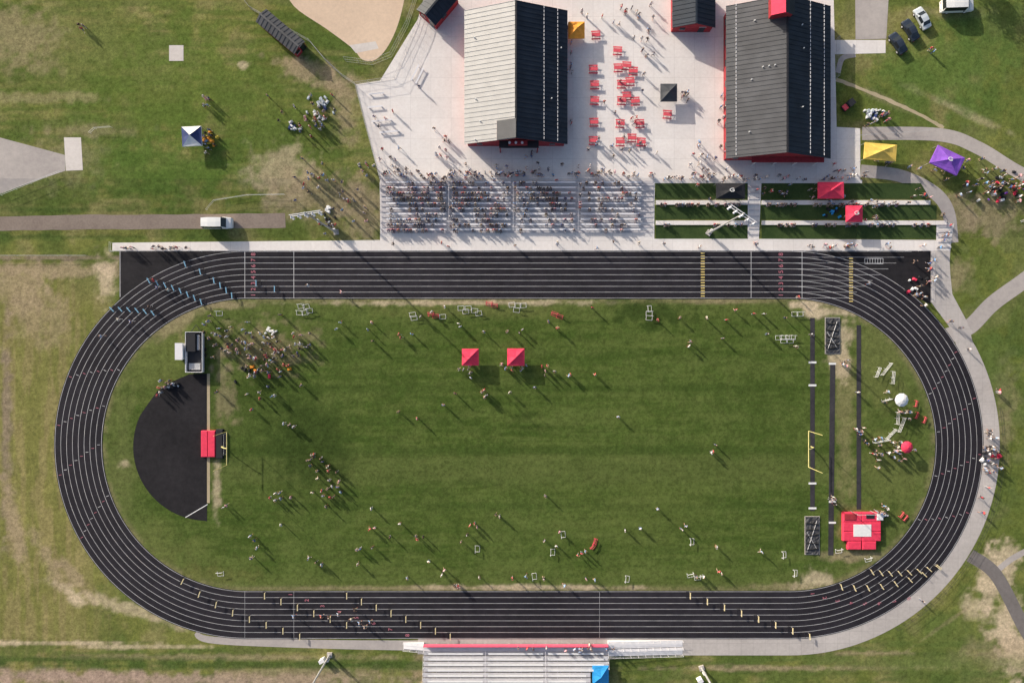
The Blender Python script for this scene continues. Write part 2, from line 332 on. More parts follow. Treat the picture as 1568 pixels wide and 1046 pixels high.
rw=empty('jump_runway'); ribbon('runway_surface',[(1315,498),(1315,780)],7,RWM,.03,sm=False,parent=rw)
def sandpit(x0,y0,x1,y1):
    a=W(x0,y1);b=W(x1,y0); mb=MB(); L_,Wd=b.x-a.x,b.y-a.y
    nxx,nyy=8,18; vs=[];fs=[]
    for j in range(nyy+1):
        for i in range(nxx+1): vs.append((L_*i/nxx,Wd*j/nyy,.12+random.random()*.18))
    for j in range(nyy):
        for i in range(nxx): k=j*(nxx+1)+i; fs.append((k,k+1,k+nxx+2,k+nxx+1))
    mb.add(vs,fs,TARP)
    for e in [((-.12,-.12,0),(L_+.12,0,.1)),((-.12,Wd,0),(L_+.12,Wd+.12,.1)),((-.12,0,0),(0,Wd,.1)),((L_,0,0),(L_+.12,Wd,.1))]: mb.box(*e,CONC2)
    mb.cyl((.3,Wd*.1,.32),(L_*.8,Wd*.9,.32),.06,.06,GALV,6); mb.cyl((L_*.8,Wd*.15,.32),(.2,Wd*.6,.32),.06,.06,GALV,6)
    for k in range(5): yy=Wd*(.12+k*.18); mb.cyl((.2,yy,.3),(L_-.3,yy+random.uniform(-.6,.6),.3),.11,.11,TYRE,6)
    mb.build('covered_sand_pit',a)
sandpit(1264,487,1285,541); sandpit(1233,791,1254,848)
# ---------------------------------------------------------------- mats
mb=MB()
def softbox(mb,x0,y0,z0,x1,y1,z1,m,r=.12):
    zz=[(z0,0),(z1-r,0),(z1-r*.3,r*.3),(z1,r)]
    vs=[];fs=[]
    for z,i in zz: vs+=[(x0+i,y0+i,z),(x1-i,y0+i,z),(x1-i,y1-i,z),(x0+i,y1-i,z)]
    for k in range(3):
        for j in range(4): fs.append((4*k+j,4*k+(j+1)%4,4*k+4+(j+1)%4,4*k+4+j))
    fs.append((12,13,14,15)); mb.add(vs,fs,m)
for i in range(2):
    for j in range(3): softbox(mb,-3.7+i*3.75,-1.9+j*1.9,0,-3.7+i*3.75+3.7,-1.9+j*1.9+1.85,.8,RED)
softbox(mb,-2.8,-3.6,0,-.1,-1.95,.8,RED); softbox(mb,.1,-3.6,0,2.8,-1.95,.8,RED)
softbox(mb,-1.7,-1.0,.8,1.8,1.4,.86,WHITE,.03); softbox(mb,-3.5,2.3,.8,-1.2,3.5,.9,REDW,.04); softbox(mb,.8,2.6,.8,2.4,3.4,.9,BLACK,.04)
softbox(mb,2.9,2.2,0,4.2,3.6,.9,WHITE); mb.cyl((-2,3.9,0),(-2,3.9,4),.06,.04,GALV); mb.cyl((2,3.9,0),(2,3.9,4),.06,.04,GALV); mb.cyl((-2.2,3.9,3.2),(2.2,3.9,3.2),.03,.03,WHITE)
mb.build('pole_vault_mat',W(1317,812))
mb=MB(); softbox(mb,-1.6,-2.6,0,-.2,2.6,.72,RED); softbox(mb,-3,-2.6,0,-1.65,2.6,.72,RED)
softbox(mb,-.1,-2.9,0,1.3,2.9,.6,BLACK); softbox(mb,1.3,-2.2,0,1.9,2.2,.4,BLACK)
for y in (-2,2): mb.cyl((1.9,y,0),(1.9,y,1.9),.04,.03,GALV)
mb.cyl((1.9,-2,1.6),(1.9,2,1.6),.02,.02,WHITE); mb.build('high_jump_mat',W(333,679))
mb=MB()
mb.box((-1.7,-4.4,.5),(1.7,3.6,.7),DK)
for s in (-1.7,1.6): mb.box((s,-4.4,.7),(s+.1,3.6,1.5),ALU)
mb.box((-1.6,3.5,.7),(1.6,3.6,1.5),ALU); mb.box((-1.6,-4.4,.7),(1.6,-4.3,1.5),ALU); mb.box((-1.5,-.3,.72),(.3,3.3,1.6),BLACK); mb.box((-1.2,-3.9,.72),(1.0,-2.6,1.0),GALV); mb.box((.5,0,.72),(.9,3,1.2),GALV)
for s in (-1.85,1.65):
    for y in (-1,.1): mb.cyl((s,y,.4),(s+.2,y,.4),.4,.4,TYRE,14)
mb.cyl((-1,3.6,.5),(0,5,.5),.06,.06,DK);mb.cyl((1,3.6,.5),(0,5,.5),.06,.06,DK)
mb.build('equipment_trailer',W(302,536))
mb=MB(); mb.box((-.7,-1.6,.25),(.7,1.6,1.9),WHITE); mb.box((-.75,-1.65,1.9),(.75,1.65,1.98),ALU); mb.box((-.3,-1.62,.5),(.3,-1.6,1.7),GALV)
for y in(-1.1,1.1):
    for x in (-.6,.5): mb.cyl((x,y,.22),(x+.1,y,.22),.22,.22,TYRE,10)
mb.build('storage_cart',W(281,538))
# ---------------------------------------------------------------- tents
def tz(px,py,w,d,c,rz=0,c2=None,h=2.1,logo=None,name='canopy_tent'):
    mb=MB(); a,b=w/2,d/2; top=h+.95
    c2=c2 or c
    vs=[(-a,-b,h),(a,-b,h),(a,b,h),(-a,b,h)]
    n=4
    for k in range(4):
        p=Vector(vs[k]);q=Vector(vs[(k+1)%4]); t=Vector((0,0,top)); o=[]
        for i in range(n+1):
            f=i/n; sag=-.18*math.sin(f*math.pi); l=p.lerp(t,f); r=q.lerp(t,f); mid=(l+r)/2; 
            l=l+Vector((0,0,sag*.3)); r=r+Vector((0,0,sag*.3)); mid=mid+Vector((0,0,sag)); o+=[l,mid,r]
        mb.add(o,[(3*i,3*i+1,3*i+4,3*i+3) for i in range(n)]+[(3*i+1,3*i+2,3*i+5,3*i+4) for i in range(n)],c if k%2==0 else c2)
        mb.add([p,q,q-Vector((0,0,.3)),p-Vector((0,0,.3))],[(0,1,2,3)],c)
    for x,y in ((-a,-b),(a,-b),(a,b),(-a,b)): mb.cyl((x*.98,y*.98,0),(x*.98,y*.98,h),.03,.03,GALV,6)
    z=h-.1
    for p,q in (((-a,-b,z),(a,-b,z)),((a,-b,z),(a,b,z)),((a,b,z),(-a,b,z)),((-a,b,z),(-a,-b,z))): mb.cyl(Vector(p)*.97,Vector(q)*.97,.02,.02,GALV,5)
    if logo:
        q=.75
        for i in range(12):
            t0,t1=math.radians(40+i*25),math.radians(65+i*25)
            if t1>math.radians(345): break
            mb.add([(q*.7*math.cos(t0),q*.5*math.sin(t0),top+.05),(q*.7*math.cos(t1),q*.5*math.sin(t1),top+.05),(q*.5*math.cos(t1),q*.32*math.sin(t1),top+.05),(q*.5*math.cos(t0),q*.32*math.sin(t0),top+.05)],[(0,1,2,3)],logo)
        mb.box((0,-.08,top+.02),(.42,.03,top+.05),logo)
    p=W(px,py,2.5); return mb.build(name,(p.x,p.y,p.z-2.5),rz)
tz(720,547,3.3,3.3,RED) ; tz(790,547,3.4,3.4,RED)
tz(292,208,3.8,3.8,WHITE,c2=NAVY,rz=.05); tz(883,45,3.2,3.2,ORG)
tz(1350,232,6.2,3.2,YELC,rz=-.08); tz(1453,245,5.8,3.8,PUR,rz=-.45,logo=WHITE); tz(1120,292,5.6,3.0,BLACK,logo=WHITE)
tz(1274,291,5.0,3.2,RED); tz(1310,327,3.2,3.2,RED,logo=WHITE); tz(1025,141,3.2,3.4,DGREY); tz(920,1035,3.2,3.6,BLUE)
def gear(px,py,n,r,mats_,name='gear_pile'):
    mb=MB()
    for _ in range(n):
        x,y=random.gauss(0,r),random.gauss(0,r*.7); a=random.uniform(.2,.5); h=random.uniform(.2,.6); M=Matrix.Translation((x,y,0))@Matrix.Rotation(random.random()*3,4,'Z')
        mb.add([(-a,-a*.6,0),(a,-a*.6,0),(a,a*.6,0),(-a,a*.6,0),(-a*.7,-a*.4,h),(a*.7,-a*.4,h),(a*.7,a*.4,h),(-a*.7,a*.4,h)],[(4,5,6,7),(0,1,5,4),(1,2,6,5),(2,3,7,6),(3,0,4,7)],random.choice(mats_),M)
    mb.build(name,W(px,py))
gear(494,158,16,.7,[WHITE,GEAR,GEAR]); gear(451,196,14,.7,[WHITE,WHITE,GEAR,NAVY]); gear(485,178,12,1,[GEAR,NAVY,WHITE]); gear(318,212,30,.9,[YGEAR,YGEAR,ORG,BLACK]); gear(415,508,8,.4,[WHITE]); gear(502,320,10,.4,[WHITE])
gear(1337,178,20,1.0,[GEAR,WHITE,NAVY]); gear(1540,290,30,2.5,[WHITE,GEAR,PUR,RED,BLACK]); gear(1395,435,8,1.5,[RED,WHITE,BLACK]); gear(266,590,12,.6,[BLACK,GEAR]); gear(1352,788,10,.6,[WHITE,BLACK]); gear(1270,325,10,1,[BLACK,BLUE])
gear(395,560,10,2.5,[RED,BLACK,ORG,WHITE]); gear(500,335,8,.8,[BLACK,GEAR]); gear(1512,700,12,1.8,[BLACK,WHITE,RED])
def umbrella(px,py,r,c,h=2.2):
    mb=MB(); n=10; vs=[(r*math.cos(2*math.pi*k/n),r*math.sin(2*math.pi*k/n),h) for k in range(n)]+[(r*.55*math.cos(2*math.pi*k/n),r*.55*math.sin(2*math.pi*k/n),h+.35) for k in range(n)]
    vs.append((0,0,h+.55)); fs=[(k,(k+1)%n,n+(k+1)%n,n+k) for k in range(n)]+[(n+k,n+(k+1)%n,2*n) for k in range(n)]
    mb.add(vs,fs,c); mb.cyl((0,0,0),(0,0,h+.5),.03,.025,GALV); mb.cyl((0,0,0),(0,0,.1),.3,.25,DK,12); mb.build('parasol',W(px,py))
umbrella(1379,682,1.2,RED); umbrella(1371,611,1.35,WHITE)
# ---------------------------------------------------------------- buildings
def gable(name,x0,x1,y0,y1,z0,eh,rh,xr,ml,mr_,wall,oh=.5,rz=0,loc=(0,0,0),rib=.9,guards=()):
    par=empty(name,loc); par.rotation_euler=(0,0,rz)
    mb=MB(); a,b=x0+oh,x1-oh; c,d=y0+oh,y1-oh
    def rz_(x): return z0+eh+(rh-eh)*(1-abs(x-xr)/(xr-x0 if x<xr else x1-xr))
    for (p,q) in ((c,c+.2),(d-.2,d)):
        vs=[(a,p,z0),(b,p,z0),(b,p,rz_(b)-.15),(xr,p,z0+rh-.15),(a,p,rz_(a)-.15)]; vs+=[(x,q,z) for x,_,z in vs]
        mb.add(vs,[(0,1,2,3,4),(9,8,7,6,5)]+[(i,(i+1)%5,(i+1)%5+5,i+5) for i in range(5)],wall)
    mb.box((a,c+.2,z0),(a+.2,d-.2,rz_(a)-.2),wall); mb.box((b-.2,c+.2,z0),(b,d-.2,rz_(b)-.2),wall)
    mb.build('walls',parent=par)
    mb=MB()
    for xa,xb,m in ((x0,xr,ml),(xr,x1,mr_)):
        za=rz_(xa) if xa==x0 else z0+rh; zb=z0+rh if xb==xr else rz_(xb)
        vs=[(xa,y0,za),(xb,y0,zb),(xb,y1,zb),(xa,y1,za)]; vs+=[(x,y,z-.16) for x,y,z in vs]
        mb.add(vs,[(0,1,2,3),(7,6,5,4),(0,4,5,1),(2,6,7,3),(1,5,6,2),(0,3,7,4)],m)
        y=y0+rib/2
        while y<y1:
            p=Vector((xa,y,za+.02)); q=Vector((xb,y,zb+.02))
            vs=[(p.x,y-.03,p.z-.02),(q.x,y-.03,q.z-.02),(q.x,y-.03,q.z+.05),(p.x,y-.03,p.z+.05),(p.x,y+.03,p.z-.02),(q.x,y+.03,q.z-.02),(q.x,y+.03,q.z+.05),(p.x,y+.03,p.z+.05)]
            mb.add(vs,[(0,1,2,3),(7,6,5,4),(3,2,6,7),(0,3,7,4),(1,5,6,2)],m); y+=rib
    mb.box((xr-.18,y0-.02,z0+rh-.03),(xr+.18,y1+.02,z0+rh+.07),DK if rh>5 else mr_)
    mb.build('roof',parent=par)
    if guards:
        mb=MB()
        for gx in guards:
            y=y0+.4
            while y<y1-.3:
                z=rz_(gx); mb.box((gx-.05,y,z+.02),(gx+.05,y+.5,z+.12),ALU); y+=.75
        mb.build('snow_guards',parent=par)
    mb=MB(); 
    L_=x1-x0; K=max(2,int(L_/4))
    for k in range(K):
        x=a+ (k+.5)*(b-a)/K
        if k==K//2: mb.box((x-.6,c-.04,z0),(x+.6,c-.003,z0+2.1),GLASS); mb.box((x-.7,c-.03,z0+2.1),(x+.7,c-.003,z0+2.2),WHITE)
        else: mb.box((x-.5,c-.03,z0+1),(x+.5,c-.003,z0+2),GLASS); mb.box((x-.58,c-.025,z0+.92),(x+.58,c-.002,z0+1),WHITE)
    y=c+2
    while y<d-2:
        for xx in ((a-.03,a-.003),(b+.003,b+.03)): mb.box((xx[0],y,z0+1),(xx[1],y+1.2,z0+min(2.2,eh-.4)),GLASS)
        y+=4
    mb.build('windows_and_doors',parent=par)
    return par
p=W(711,17,3.2); q=W(869,221,3.2); xr=W(790,100,7.2).x
g=gable('pavilion_building',p.x,q.x,q.y,p.y,HP,3.2,7.2,xr,ROOFSUN,ROOFD,REDW,guards=(W(833,100,5).x,W(854,100,4).x))  # one roof: west slope coloured as sunlit, east slope as shaded
mb=MB(); z=HP
mb.add([(xr-3.6,q.y+.02,z+5.9),(xr,q.y+.02,z+7.5),(xr,q.y+3.6,z+7.5),(xr-3.6,q.y+3.6,z+5.9)],[(0,1,2,3)],ROOFG)
mb.add([(xr-3.6,q.y+.02,z+5.3),(xr-3.6,q.y+.02,z+5.9),(xr-3.6,q.y+3.6,z+5.9),(xr-3.6,q.y+3.6,z+5.3)],[(0,1,2,3)],REDW)
mb.box((xr-3.2,q.y-.9,z+3.6),(xr+4.4,q.y+.45,z+3.8),DK); mb.box((xr-1.4,q.y-.5,z+3.82),(xr+2.2,q.y+.3,z+4.6),REDW)
for x in (-1.2,0,1.2): mb.cyl((xr+x,q.y-.2,z+4.6),(xr+x,q.y-.2,z+4.9),.22,.26,ALU)
for x in (-3,4.2): mb.box((xr+x-.1,q.y-.85,z),(xr+x+.1,q.y-.65,z+3.6),REDW)
mb.build('entry_porch',parent=g)
mb=MB()
for vx,vy in [(728,150),(735,185),(727,212),(845,150),(860,70),(726,55)]:
    v=W(vx,vy,5.0); hz=HP+3.2+4.0*(1-abs(v.x-xr)/10); mb.cyl((v.x,v.y,hz-.2),(v.x,v.y,hz+.4),.11,.11,WHITE,8)
mb.build('roof_vents',parent=g)
p=W(1112,10,3.3); q=W(1272,243,3.3); xr2=(p.x+q.x)/2
g=gable('concession_building',p.x,q.x,q.y,p.y,HP,3.3,7.6,xr2,ROOFG,ROOFD,REDW,guards=(W(1127,100,4).x,W(1243,100,6).x,W(1262,100,4).x))  # lighter west slope, darker east slope: sun and shade set by colour
mb=MB(); c=W(1200,8,9)
mb.box((c.x-1.9,c.y-1.5,HP+6.6),(c.x+1.9,c.y+3,HP+8.8),REDW)
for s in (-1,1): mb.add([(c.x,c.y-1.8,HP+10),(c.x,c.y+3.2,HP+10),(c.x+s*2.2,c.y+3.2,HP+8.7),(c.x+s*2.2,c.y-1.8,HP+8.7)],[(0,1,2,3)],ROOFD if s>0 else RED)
mb.add([(c.x-1.9,c.y-1.5,HP+8.8),(c.x+1.9,c.y-1.5,HP+8.8),(c.x,c.y-1.5,HP+9.9)],[(0,1,2)],RED)
mb.build('cupola',parent=g)
mb=MB()
for vx,vy in [(1157,30),(1153,120),(1168,103),(1176,103),(1184,103),(1228,165),(1227,40),(1150,200),(1230,75)]:
    v=W(vx,vy,6); hz=HP+3.3+4.3*(1-abs(v.x-xr2)/10.1); mb.cyl((v.x,v.y,hz-.2),(v.x,v.y,hz+.4),.11,.11,WHITE,8)
mb.build('roof_vents',parent=g)
mb=MB(); mb.box((q.x-15,q.y-.6,HP+2.6),(q.x-1,q.y+.4,HP+2.75),REDW)
for x in (-14,-10,-6,-2): mb.box((q.x+x-.1,q.y-.5,HP),(q.x+x+.1,q.y-.3,HP+2.6),WHITE)
mb.build('awning',parent=g)
p=W(1030,-20,3);q=W(1096,42,3); gable('ticket_building',p.x,q.x,q.y,p.y,HP,2.8,4.6,(p.x+q.x)/2,ROOFD,ROOFD,REDW,oh=.35)
c=W(430,50,2); gable('storage_shed',-1.6,1.6,-4.9,4.9,0,2.3,3.0,0,ROOFG,ROOFG,REDW,oh=.2,rz=math.radians(50),loc=(c.x,c.y,HP))
c=W(671,8,2); gable('storage_shed',-2.4,2.4,-3.6,3.6,0,2.6,3.8,0,ROOFD,ROOFD,REDW,oh=.25,rz=math.radians(-40),loc=(c.x,c.y,HP))
# ---------------------------------------------------------------- bleachers (home side)
par=empty('bleacher_seating')
mb=MB(); bx0=W(584,320).x; bx1=W(1000,320).x
rows=10; ya=W(700,357).y; yb=W(700,277).y; dy=(yb-ya)/rows
ais=[W(p,320).x for p in (588,688,786,885,985)]
for k in range(rows):
    y=ya+k*dy; z=HP*(k+1)/rows+.05
    mb.box((bx0,y,0),(bx1,y+dy-.003,z),CONC3)
    for i in range(4):
        a=ais[i]+.55; b=ais[i+1]-.55
        mb.box((a,y+dy*.42,z+.40),(b,y+dy*.42+.36,z+.45),ALU)
        x=a+.3
        while x<b: mb.box((x,y+dy*.48,z),(x+.06,y+dy*.6,z+.4),GALV); x+=2.2
mb.build('terraces_and_benches',parent=par)
mb=MB()
for x in [bx0,bx1]+ais[1:4]:
    for k in range(rows):
        y=ya+k*dy; z=HP*(k+1)/rows+.05; mb.cyl((x,y+.3,z),(x,y+.3,z+1),.03,.03,ALU,6)
    mb.cyl((x,ya+.3,HP/rows+1.05),(x,yb-.5,HP+1.05),.03,.03,ALU,6)
mb.build('aisle_rails',parent=par)
tp=empty('grass_terrace_seating')
for (x0,x1) in ((1004,1145),(1166,1449)):
    for (y0,y1) in ((281,305),(315,336),(346,366)):
        xx=x1 if x0<1100 else (1410 if y0<300 else 1434)
        sheet('turf_step',[(x0,y0),(xx,y0),(xx+ (14 if x0>1100 and y0<300 else 0),y1),(x0,y1)],TURF,.035,tp)
    for yy in (310,341):
        a=W(x0,yy);b=W(x1-(25 if x0>1100 and yy==310 else 0),yy); mb=MB(); z=a.z
        mb.box((a.x,a.y-.5,0),(b.x,a.y+.35,z+.16),CONC); mb.build('seat_wall',parent=tp)
sheet('terrace_path',[(1145,278),(1166,278),(1162,368),(1145,368)],CONC,.04,tp)
sheet('terrace_path',[(1434,340),(1461,343),(1455,384),(1434,384)],CONC,.04,tp)
sheet('terrace_ground',[(1002,276),(1320,276),(1320,281),(1002,281)],CONC,.032,tp)
mb=MB()
for k in range(9):
    a=W(1146,360-k*9); b=W(1162,360-k*9); mb.box((a.x,a.y,a.z-.05),(b.x,a.y+.35,a.z+.14),CONC3)
for k in range(5):
    a=W(1436,380-k*8); b=W(1456,380-k*8); mb.box((a.x,a.y,a.z-.05),(b.x,a.y+.35,a.z+.14),CONC3)
mb.build('steps',parent=tp)
# ---------------------------------------------------------------- visitor grandstand
vp=empty('grandstand'); mb=MB(); f0=W(648,986); f1=W(932,986)
n=11; RS=.95; x0,x1=f0.x*.985,f1.x*.985; xb=W(905,1030,3).x
RIS=mat('riser_grey',(.26,.25,.28),.7); TRD=mat('deck_aluminium',(.58,.57,.6),.5,var=.08)
def vz(k): return .9+.28*k
for k in range(n):
    y=f0.y-.9-k*RS; e=x1 if k<4 else xb
    mb.box((x0,y-RS,vz(k)-.06),(e,y-.003,vz(k)),TRD)
    mb.box((x0,y-RS-.003,vz(k)),(e,y-RS+.12,vz(k)+.02),RIS)
    a=[x0+.4,x0+12.2,x0+24.0,e-.4]
    for i in range(3):
        if a[i+1]-a[i]>1: mb.box((a[i]+.5,y-.62,vz(k)+.38),(a[i+1]-.5,y-.26,vz(k)+.43),WHITE)
        x=a[i]+.7
        while x<a[i+1]-.6: mb.box((x,y-.5,vz(k)),(x+.05,y-.4,vz(k)+.38),GALV); x+=2
mb.box((x0,f0.y-.9,.8),(x1,f0.y+.3,.86),ALU)
mb.build('decks_and_benches',parent=vp)
mb=MB()
x=x0
while x<x1: mb.box((x,f0.y-9,0),(x+.1,f0.y+.2,.8),GALV); x+=2.4
for k in range(3):
    x=x0
    while x<(x1 if k==0 else xb): mb.cyl((x,f0.y-1-k*4,0),(x,f0.y-1-k*4,vz(k*4)-.06),.06,.06,GALV,6); x+=3
mb.build('frame',parent=vp)
mb=MB()
mb.box((x0,f0.y+.3,.7),(x1,f0.y+.36,1.9),mat('red_banner',(.65,.12,.2)))
mb.cyl((x0,f0.y+.33,1.95),(x1,f0.y+.33,1.95),.06,.06,RED,6)
for xx in (x0,x1,x0+12.2,x0+24):
    kk=(n if xx!=x1 else 4)-1
    for k in range(kk+1): mb.cyl((xx,f0.y-.9-k*RS,vz(k)),(xx,f0.y-.9-k*RS,vz(k)+1.05),.03,.03,ALU,5)
    mb.cyl((xx,f0.y-.9,vz(0)+1.05),(xx,f0.y-.9-kk*RS,vz(kk)+1.05),.03,.03,ALU,5)
mb.build('guard_rails',parent=vp)
mb=MB()
def ramp(xa,xb,ya,yb,za,zb):
    mb.add([(xa,ya,za),(xb,ya,zb),(xb,yb,zb),(xa,yb,za),(xa,ya,0),(xb,ya,0),(xb,yb,0),(xa,yb,0)],[(0,1,2,3),(4,5,1,0),(7,6,2,3),(4,0,3,7),(5,1,2,6)],ALU)
    nn=int(abs(xb-xa)/1.5)+1
    for y in (ya,yb):
        for i in range(nn+1):
            t=i/nn; x=xa+(xb-xa)*t; z=za+(zb-za)*t; mb.cyl((x,y,z),(x,y,z+1),.03,.03,ALU,5)
        mb.cyl((xa,y,za+1),(xb,y,zb+1),.03,.03,ALU,5); mb.cyl((xa,y,za+.5),(xb,y,zb+.5),.02,.02,ALU,5)
r=W(1045,1003); ramp(x1+.05,r.x,r.y+.2,r.y+1.5,.86,.05); ramp(x1+.05,r.x,r.y+1.7,r.y+3.0,.86,.05)
r=W(618,980); ramp(r.x,x0-.05,f0.y-.9,f0.y+.4,.05,.86)
mb.build('access_ramps',parent=vp)
# ---------------------------------------------------------------- fences
def fence(pts,h=1.2,m=GALV,sp=2.5,name='chain_link_fence',mesh=True,r=.03):
    mb=MB(); P=[W(*p) for p in pts]
    for a,b in zip(P[:-1],P[1:]):
        d=(b-a).length; n=max(1,int(d/sp))
        for i in range(n+1):
            p=a.lerp(b,i/n); p.z=hgt(p.y); mb.cyl(p,p+Vector((0,0,h)),r,r,m,5)
            if i:
                for z in ((h,h*.5,.1) if mesh else (h,h*.5)): mb.cyl(pp+Vector((0,0,z)),p+Vector((0,0,z)),r*.7,r*.7,m,4)
                if mesh:
                    for j in range(6):
                        t0,t1=j/6,(j+1)/6; A=pp.lerp(p,t0);B=pp.lerp(p,t1)
                        mb.cyl(A+Vector((0,0,.1)),B+Vector((0,0,h)),.006,.006,m,3); mb.cyl(A+Vector((0,0,h)),B+Vector((0,0,.1)),.006,.006,m,3)
            pp=p
    mb.build(name)
fence([(545,131),(560,190),(582,272)],1.4); fence([(545,131),(605,122),(640,40),(655,-10)],1.6)
fence([(545,131),(525,118),(500,95),(475,65)],1.8); fence([(475,65),(385,15),(365,-10)],1.4); fence([(530,95),(570,100),(600,88),(625,40),(640,-5)],2.4)
fence([(174,385.5),(600,384.5),(1000,384.3),(1425,385)],1.1,ALU,mesh=False,name='trackside_railing'); fence([(582,274.5),(1000,274.5)],1.1,ALU,mesh=False,name='trackside_railing')
fence([(1281,120),(1281,60)],1.4); fence([(172,372),(172,386)],1.1,ALU,mesh=False,name='trackside_railing')
fence([(437,299),(380,300),(330,308),(318,322)],1,WHITE,2,name='rope_barrier',mesh=False)
fence([(1425,385),(1425,462)],1.1,ALU,mesh=False,name='trackside_railing')
fence(arc(1209,681,324,10,-60,30),1.1,DK,3.5,mesh=False,name='perimeter_fence')
fence([(4,300),(95,264)],1.0,WHITE,3,name='rope_barrier',mesh=False);fence([(140,205),(148,198),(172,196)],1.0,WHITE,3,name='rope_barrier',mesh=False)
fence([(-50,392),(135,392)],1.0,GALV,2,name='rope_barrier',mesh=False,r=.03)
fence([(1300,210),(1420,202)],1.0,GALV,3,name='wire_fence',mesh=False)
# ---------------------------------------------------------------- poles
def pole(px,py,h,rz,name='floodlight_pole'):
    mb=MB(); mb.cyl((0,0,0),(0,0,h),.22,.11,GALV,12); mb.box((-.5,-.5,0),(.5,.5,.3),CONC2)
    for j,z in enumerate((h-.3,h-1.5)):
        mb.box((-2.7,-.06,z-.06),(2.7,.06,z+.06),ALU)
        for i in range(5):
            x=-2.4+i*1.2; mb.cyl((x,-.15,z-.05),(x,-.5,z-.28),.12,.22,ALU,10); mb.cyl((x,-.501,z-.281),(x,-.51,z-.286),.18,.18,GLASS,10)
    mb.box((-.3,.2,1.2),(.3,.45,2.2),ALU); mb.build(name,W(px,py),rz)
pole(515,356,21,0.15); pole(1085,357,21,math.radians(-35)); pole(505,1002,21,math.pi); pole(1074,1022,21,math.pi+.3)
for x,y in ((503,1000),(1078,1030)):
    mb=MB(); mb.box((-.5,-.3,0),(.5,.3,1.3),WHITE); mb.box((-.55,-.35,1.3),(.55,.35,1.38),ALU); mb.box((-.02,-.32,.1),(.02,-.3,1.2),DK); mb.build('electrical_cabinet',W(x-8,y+8),.5)
def goal(px,y0,y1,s):
    a=W(px,y0);b=W(px,y1); c=(a+b)/2; mb=MB()
    mb.cyl((s*1.8,0,0),(s*1.8,0,1.2),.12,.12,GYEL); mb.cyl((s*1.8,0,1.2),(s*.6,0,2.8),.1,.1,GYEL); mb.cyl((s*.6,0,2.8),(0,0,3.05),.1,.1,GYEL)
    hw=(a.y-b.y)/2; mb.cyl((0,-hw,3.05),(0,hw,3.05),.08,.08,GYEL)
    for q in (-hw,hw): mb.cyl((0,q,3.05),(0,q,9),.06,.05,GYEL)
    mb.build('goal_post',c)
goal(357,658,708,-1); goal(1228,657,711,1)
def tree(px,py,h):
    mb=MB(); mb.cyl((0,0,0),(.1,0,h*.35),.28,.2,BARK,8); tips=[]
    for k in range(9):
        t=k*2.4; z0=h*(.28+.05*k); e=Vector((math.cos(t)*h*.26,math.sin(t)*h*.26,z0+h*.22)); mb.cyl((.1,0,z0),e,.1,.04,BARK,6); tips.append(e)
    mb.cyl((.1,0,h*.35),(0,0,h*.9),.2,.05,BARK,7); tips+=[Vector((0,0,h*.9)),Vector((0,0,h*.7))]
    for t in tips:
        for _ in range(170):
            p=t+Vector((random.gauss(0,1),random.gauss(0,1),random.gauss(0,.8)))*h*.085; a=Vector((random.uniform(-1,1),random.uniform(-1,1),random.uniform(-1,1))).normalized()*.16; b=a.orthogonal().normalized()*.11
            mb.add([p-a,p+b,p+a,p-b],[(0,1,2,3)],LEAF)
    mb.build('deciduous_tree',W(px,py))
tree(1468,-42,7); tree(1545,-30,6)
# ---------------------------------------------------------------- vehicles
def vehicle(name,px,py,ang,paint,kind='car',sc=1):
    if kind=='car':
        st=[(-2.28,.72,.62,.6,.68),(-2.15,.86,.85,.74,.92),(-1.6,.9,.95,.76,1.0),(-.95,.9,.96,.64,1.4),(-.2,.9,.96,.66,1.46),(.45,.9,.95,.64,1.42),(1.15,.9,.93,.74,.99),(1.95,.86,.8,.7,.86),(2.2,.76,.66,.62,.7)]; g=(3,5)
    else:
        st=[(-2.5,.85,.95,.76,1.1),(-2.42,.95,1.1,.74,1.85),(-1.2,.97,1.12,.8,1.95),(.2,.97,1.12,.8,1.95),(1.0,.97,1.12,.78,1.9),(1.65,.96,1.08,.84,1.18),(2.35,.9,.92,.76,1.0),(2.55,.8,.7,.68,.78)]; g=(1,4)
    mb=MB(); vs=[]
    for x,w,b,wr,r in st: vs+=[(x,-w*.92,.28),(x,-w,.5),(x,-w,b),(x,-wr,r),(x,0,r+.03),(x,wr,r),(x,w,b),(x,w,.5),(x,w*.92,.28)]
    n=9; G=[];Pn=[]
    for i in range(len(st)-1):
        for j in range(n):
            f=(i*n+j,i*n+(j+1)%n,(i+1)*n+(j+1)%n,(i+1)*n+j)[::-1]
            gl=(j in (2,5) and g[0]<=i<g[1]) or (j in (3,4) and (i==g[1] or i==g[0]-1))
            (G if gl else Pn).append(f)
    Pn+= [tuple(range(n)),tuple(reversed([(len(st)-1)*n+k for k in range(n)]))]
    o=len(mb.v); mb.add(vs,Pn,paint); i=mb.mi(GLASS)
    for f in G: mb.f.append(tuple(o+k for k in f)); mb.m.append(i)
    wz=.34
    for x in (-1.4,1.4):
        for s in (-1,1): mb.cyl((x,s*.72,wz),(x,s*.93,wz),wz,wz,TYRE,16); mb.cyl((x,s*.93,wz),(x,s*.94,wz),.2,.18,ALU,10)
    for s in (-1,1):
        mb.box((st[-1][0]-.1,s*.55-.15,.55),(st[-1][0]+.02,s*.55+.15,.66),WHITE); mb.box((st[0][0]-.02,s*.55-.15,.58),(st[0][0]+.06,s*.55+.15,.7),RED)
        mb.box((.75,s*.98-.1,.95),(.9,s*.98+.1,1.07),DK)
    return mb.build(name,W(px,py),math.radians(ang),sc=sc)
